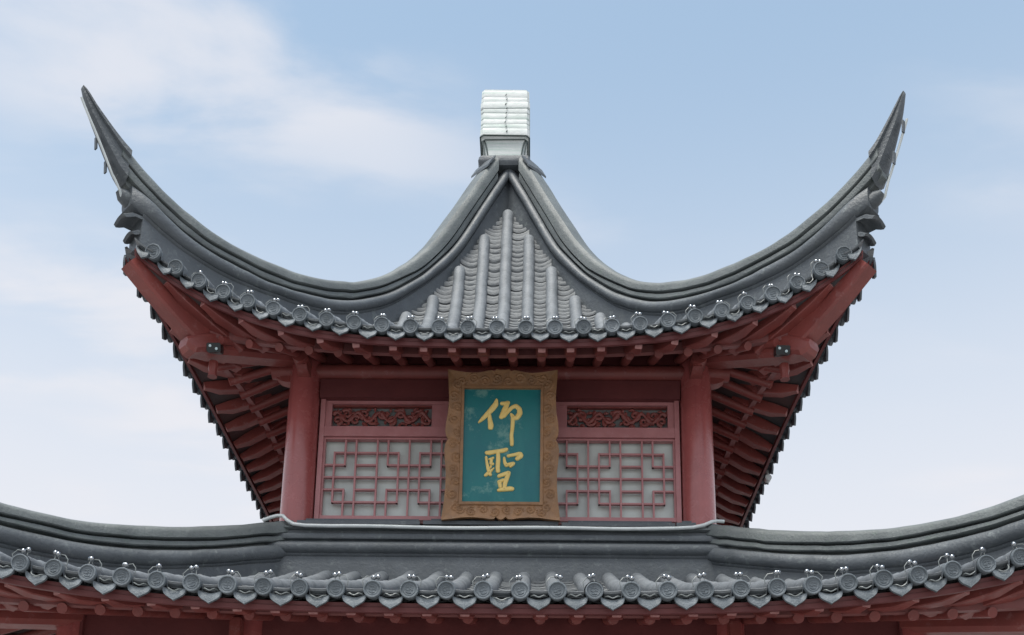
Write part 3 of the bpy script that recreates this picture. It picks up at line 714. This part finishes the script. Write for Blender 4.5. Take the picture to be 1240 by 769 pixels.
# vine scrolls for the relief
sp = []
def spiral(cx, cz, r0, a0, sg): sp.extend(scroll_pts(cx, cz, r0, 1.5, a0, sg, 26))
for i in range(11):
    z = -.48+i*.096
    for sx in (-1, 1): spiral(sx*(.345+.012*(1 if i % 2 else -1)), z, .040, R(90)+i, 1 if (i % 2) ^ (sx > 0) else -1)
for i in range(8):
    x = -.30+i*.6/7
    for sz in (-1, 1): spiral(x, sz*(.510+.010*(1 if i % 2 else -1)), .038, i*1.3, 1 if i % 2 else -1)
sp = np.array(sp)
NR = 40; rows = []
for i in range(NR+1):
    t = i/NR; P2 = I2+(O2-I2)*t
    if t < .16: dep = .030
    elif t < .2: dep = .026
    else: dep = .020+.016*((t-.2)/.8)**1.5
    dist = np.sqrt(((P2[:, None, :]-sp[None, :, :])**2).sum(2)).min(1)
    rel = np.exp(-(dist/.0052)**2)*.010 if .2 < t < .93 else np.zeros(len(P2))
    rows.append([pl(a, b, dep+e) for (a, b), e in zip(P2, rel)])
m = MB()
m.grid([[pl(a, b, .004) for a, b in I2]]+rows+[[pl(a, b, .012) for a, b in O2], [pl(a*.99, b*.99, -.012) for a, b in O2], [pl(a, b, -.012) for a, b in I2], [pl(a, b, .004) for a, b in I2]], 0, True)
m.build('carved_frame', M['frame'], plq, 55)
m = MB(); bw, bh = iw+.004, ih+.004
m.loft([[pl(a, b, d) for a, b in ((-bw, -bh), (bw, -bh), (bw, bh), (-bw, bh))] for d in (-.008, .008)])
m.build('board', M['board'], plq, 0)
def stroke(mb, pts, ox, oy, sc):
    P = [(ox+x/sc, oy+y/sc, w/sc*.5) for x, y, w in pts]
    P = [(*fromphoto(u, v), w*SX) for u, v, w in P]
    q = np.array(P); n = max(8, 6*len(q)); t0 = np.linspace(0, 1, len(q)); t = np.linspace(0, 1, n)
    c = np.stack([np.interp(t, t0, q[:, i]) for i in range(3)], 1)
    ker = np.array([1, 2, 3, 2, 1.])/9; pad = np.vstack([c[:1]]*2+[c]+[c[-1:]]*2); c = np.stack([np.convolve(pad[:, i], ker, 'valid') for i in range(3)], 1)
    d0 = c[1, :2]-c[0, :2]; d0 /= np.linalg.norm(d0)+1e-9; d1 = c[-1, :2]-c[-2, :2]; d1 /= np.linalg.norm(d1)+1e-9
    st = [np.array([*(c[0, :2]-d0*c[0, 2]*f), c[0, 2]*g_]) for f, g_ in ((.95, .25), (.75, .66), (.4, .92))]
    en = [np.array([*(c[-1, :2]+d1*c[-1, 2]*f), c[-1, 2]*g_]) for f, g_ in ((.4, .92), (.75, .66), (.95, .25))]
    c = np.array(st+list(c)+en); rows = []
    for i in range(len(c)):
        a = c[max(0, i-1), :2]; b = c[min(len(c)-1, i+1), :2]; d = b-a; d /= np.linalg.norm(d)+1e-9; nn = np.array((-d[1], d[0])); w = c[i, 2]
        rows.append([pl(*(c[i, :2]+nn*w*k), .006+h) for k, h in ((-1, 0), (-.96, .007), (-.75, .011), (-.3, .0135), (.3, .0135), (.75, .011), (.96, .007), (1, 0))])
    mb.loft(rows)
ch1 = [[(345, 135, 44), (335, 190, 78), (290, 250, 78), (220, 325, 64), (160, 388, 52), (112, 435, 22)],
       [(252, 330, 50), (262, 400, 62), (275, 470, 76), (272, 500, 72)],
       [(415, 178, 48), (450, 178, 52), (500, 168, 56)], [(498, 168, 50), (465, 240, 76), (440, 310, 82), (412, 360, 64)],
       [(440, 350, 60), (500, 285, 50), (550, 230, 50), (605, 208, 60), (652, 250, 66), (658, 310, 76), (620, 368, 70), (572, 375, 50), (545, 325, 40)],
       [(565, 345, 52), (565, 430, 56), (560, 520, 52), (550, 600, 50), (556, 680, 56), (557, 728, 48)]]
ch2 = [[(212, 165, 50), (240, 165, 62), (330, 148, 50), (420, 135, 58), (455, 122, 46)], [(352, 165, 50), (355, 250, 56), (350, 340, 56), (355, 390, 56)],
       [(206, 218, 32), (215, 280, 36), (230, 350, 42), (250, 410, 52), (263, 436, 38)], [(200, 442, 38), (230, 420, 50), (270, 385, 32), (303, 352, 16)],
       [(245, 245, 26), (292, 228, 32)], [(272, 245, 40), (265, 300, 40), (290, 302, 36)], [(267, 330, 28), (258, 350, 22)],
       [(428, 228, 32), (435, 280, 42), (458, 318, 50)], [(450, 318, 42), (510, 300, 46), (552, 290, 42), (505, 335, 32)], [(475, 202, 42), (550, 186, 42), (625, 172, 54), (638, 200, 60), (585, 238, 52)],
       [(365, 450, 46), (430, 426, 52), (484, 412, 60)], [(485, 420, 50), (462, 480, 60), (442, 540, 56), (436, 596, 50)], [(368, 520, 46), (420, 497, 42)], [(376, 530, 50), (386, 580, 46)], [(365, 622, 44), (430, 610, 56), (515, 602, 62), (532, 605, 54)]]
m = MB(); [stroke(m, s_, 570, 470, 10.98) for s_ in ch1]; m.build('gold_character', M['gold'], plq, 50)
m = MB(); [stroke(m, s_, 570, 530, 10.253) for s_ in ch2]; m.build('gold_character', M['gold'], plq, 50)

# ------------------------------------------------------------------ string lights, tubes, lamps
def string_light(Q, ks, label, rr=.0152):
    x0 = Q.xk(ks[0]); t = thing('string_light', label, 'string lights', (0, -Q.E(0), Q.z(0, Q.E(0))), 'string lights along the front eaves')
    m = MB(); path = []
    for k in ks:
        x = Q.xk(k); r = Q.E(x)-.045; z = Q.z(x, Q.E(x)); rad = .0525 if Q is Lw else .056
        for a in (200, 160, 120, 90, 60, 20, -20): path.append((x+rad*math.cos(R(a))+rng.uniform(-.002, .002), -r-.004, z+rad*math.sin(R(a))))
        if k < ks[-1]:
            xn = Q.xk(k+1); zn = Q.z(xn, Q.E(xn)); dr = rng.uniform(.030, .062)
            for u in (.36, .5, .64): path.append((x+(xn-x)*u, -Q.E(x+(xn-x)*u)-.006, z+(zn-z)*u-dr+(.012 if u != .5 else 0)))
    pa = np.array(path); n_ = len(pa); pp = []
    for i in range(n_-1):       # Catmull-Rom through the clips
        p0, p1, p2, p3 = pa[max(0, i-1)], pa[i], pa[i+1], pa[min(n_-1, i+2)]
        for u in (0, .33, .66): pp.append(.5*(2*p1+(p2-p0)*u+(2*p0-5*p1+4*p2-p3)*u*u+(3*p1-p0-3*p2+p3)*u**3))
    m.tube(pp, .0034, 5); m.build('cable', M['wire'], t, 60)
    for k in ks:
        x = Q.xk(k); r = Q.E(x)-.03; z = Q.z(x, Q.E(x)); a = rng.uniform(-.9, .9); tl = rng.uniform(-.015, .015); hgt = .092+rng.uniform(-.008, .010)
        m = MB()
        cs = [(x+tl+rr*.80*math.cos(a)*s_, -r+rr*math.sin(a)*1.1*s_, z+hgt+.007*s_*math.sin(a*3)) for s_ in (-1, 1)]
        for c in cs: m.sphere(c, rr, 12)
        b = m.build('bulb_pair', M['chrome'], t, 60)
        m = MB()
        sd = -1 if rng.uniform() < .7 else 1
        m.tube([(x+sd*.055, -r, z+.03), (x+sd*.062, -r-.01, z+.062), (x+sd*.04, -r, z+.092), cs[0]], .0028, 5)
        m.tube([cs[1], (x+tl*.5+.012, -r, z+.06)], .0028, 5); m.tube([cs[0], (x+tl*.5-.012, -r, z+.06)], .0028, 5)
        m.build('bulb_wire', M['wire'], b, 60)
string_light(U, list(range(-11, 13)), 'thin cable with paired mirror bulbs strung along the front eave of the upper roof')
string_light(Lw, list(range(-15, 17)), 'thin cable with paired mirror bulbs strung along the front eave of the lower roof')
m = MB()
pth = [(-1.70, -1.705, 3.49), (-1.65, -1.69, 3.52), (-1.60, -1.69, 3.535), (-1.555, -1.70, 3.53), (-1.52, -1.715, 3.49), (-1.47, -1.725, 3.455), (-1.38, -1.73, 3.442)]
pth += [(x, -1.73, 3.440+.004*math.sin(x*5)-.006*(1-(x/1.4)**2)) for x in np.linspace(-1.2, 1.3, 22)]
pth += [(1.42, -1.725, 3.45), (1.50, -1.71, 3.475), (1.56, -1.69, 3.51), (1.60, -1.64, 3.54), (1.66, -1.62, 3.545)]
m.tube(pth, .0135, 10); tag(m.build('rope_light', M['tube'], None, 60, origin=(0, -1.73, 3.44)), 'white plastic light tube running along the ridge below the lattice windows', 'light tube')
hbr = curve([(2.60, 5.52), (2.66, 5.66), (2.70, 5.79), (2.735, 5.91), (2.775, 6.05), (2.806, 6.2)], .01)
hbl = curve([(2.62, 5.56), (2.668, 5.625), (2.726, 5.771), (2.776, 5.889), (2.841, 6.034), (2.882, 6.14)], .01)
for q, lab, d1, sp_ in ((0, 'white light tube clipped under the left upswept roof horn', 2.868, 1), (1, 'white light tube clipped under the right upswept roof horn', 2.775, 1)):
    hb = hbr if q == 1 else hbl
    def ptd(d, w, z): return rot(q, -d+w/math.sqrt(2), d+w/math.sqrt(2), z)
    m = MB(); pts = [ptd(2.635, .02, 5.50), ptd(2.65, .035, 5.53)]+[ptd(d+.022, .03, hb(d)-.01) for d in np.linspace(2.655, d1, 12)]
    m.tube(pts, .009, 8)
    for d in (2.70, 2.76): m.bar(ptd(d+.022, .0, hb(d)-.07), ptd(d+.028, .0, hb(d)+.02), .03, .010, 1)
    tag(m.build('horn_light', [M['tube'], M['ridge']], None, 60), lab, 'light tube', 'light tubes under the roof horns')
for sx, lab in ((-1, 'small black floodlight tucked beside the left carved corner beam head'), (1, 'small black floodlight tucked beside the right carved corner beam head')):
    fl = thing('floodlight', lab, 'floodlight', (sx*2.02, -2.17, 4.62), 'floodlights under the upper eave')
    m = MB(); m.bar((sx*2.02, -2.12, 4.63), (sx*2.02, -2.20, 4.60), .10, .065, bev=.008); m.bar((sx*2.02, -2.10, 4.64), (sx*2.02, -2.10, 4.70), .02, .02, upv=(0, 1, 0)); m.build('housing', M['black'], fl, 30)
    for i, (a, b) in enumerate(((-.025, .012), (.022, -.012))):
        m = MB(); m.lathe([(.010, -.004), (.010, .002), (.006, .005), (.001, .006)], (sx*2.02+a, -2.203, 4.60+b), (0, -1, -.35), 12); m.build('lens', M['lens'], fl, 40)
e_ = MB(); yy = U.xk(1); rr_ = U.E(yy)
e_.tube([(rr_-.03, -.30, U.z(.3, U.E(.3))-.135), (rr_-.03, -.24, U.z(.3, U.E(.3))-.135)], .028, 12)
e_.tube([(rr_-.03, -.27, U.z(.3, U.E(.3))-.12), (rr_-.03, -.27, U.z(.3, U.E(.3))-.06)], .010, 8)
tag(e_.build('eave_lamp', M['tube'], None, 40), 'small white lamp fixed under the right side eave of the upper roof', 'lamp')
for o in bpy.data.objects:
    if '_o' in o: del o['_o']
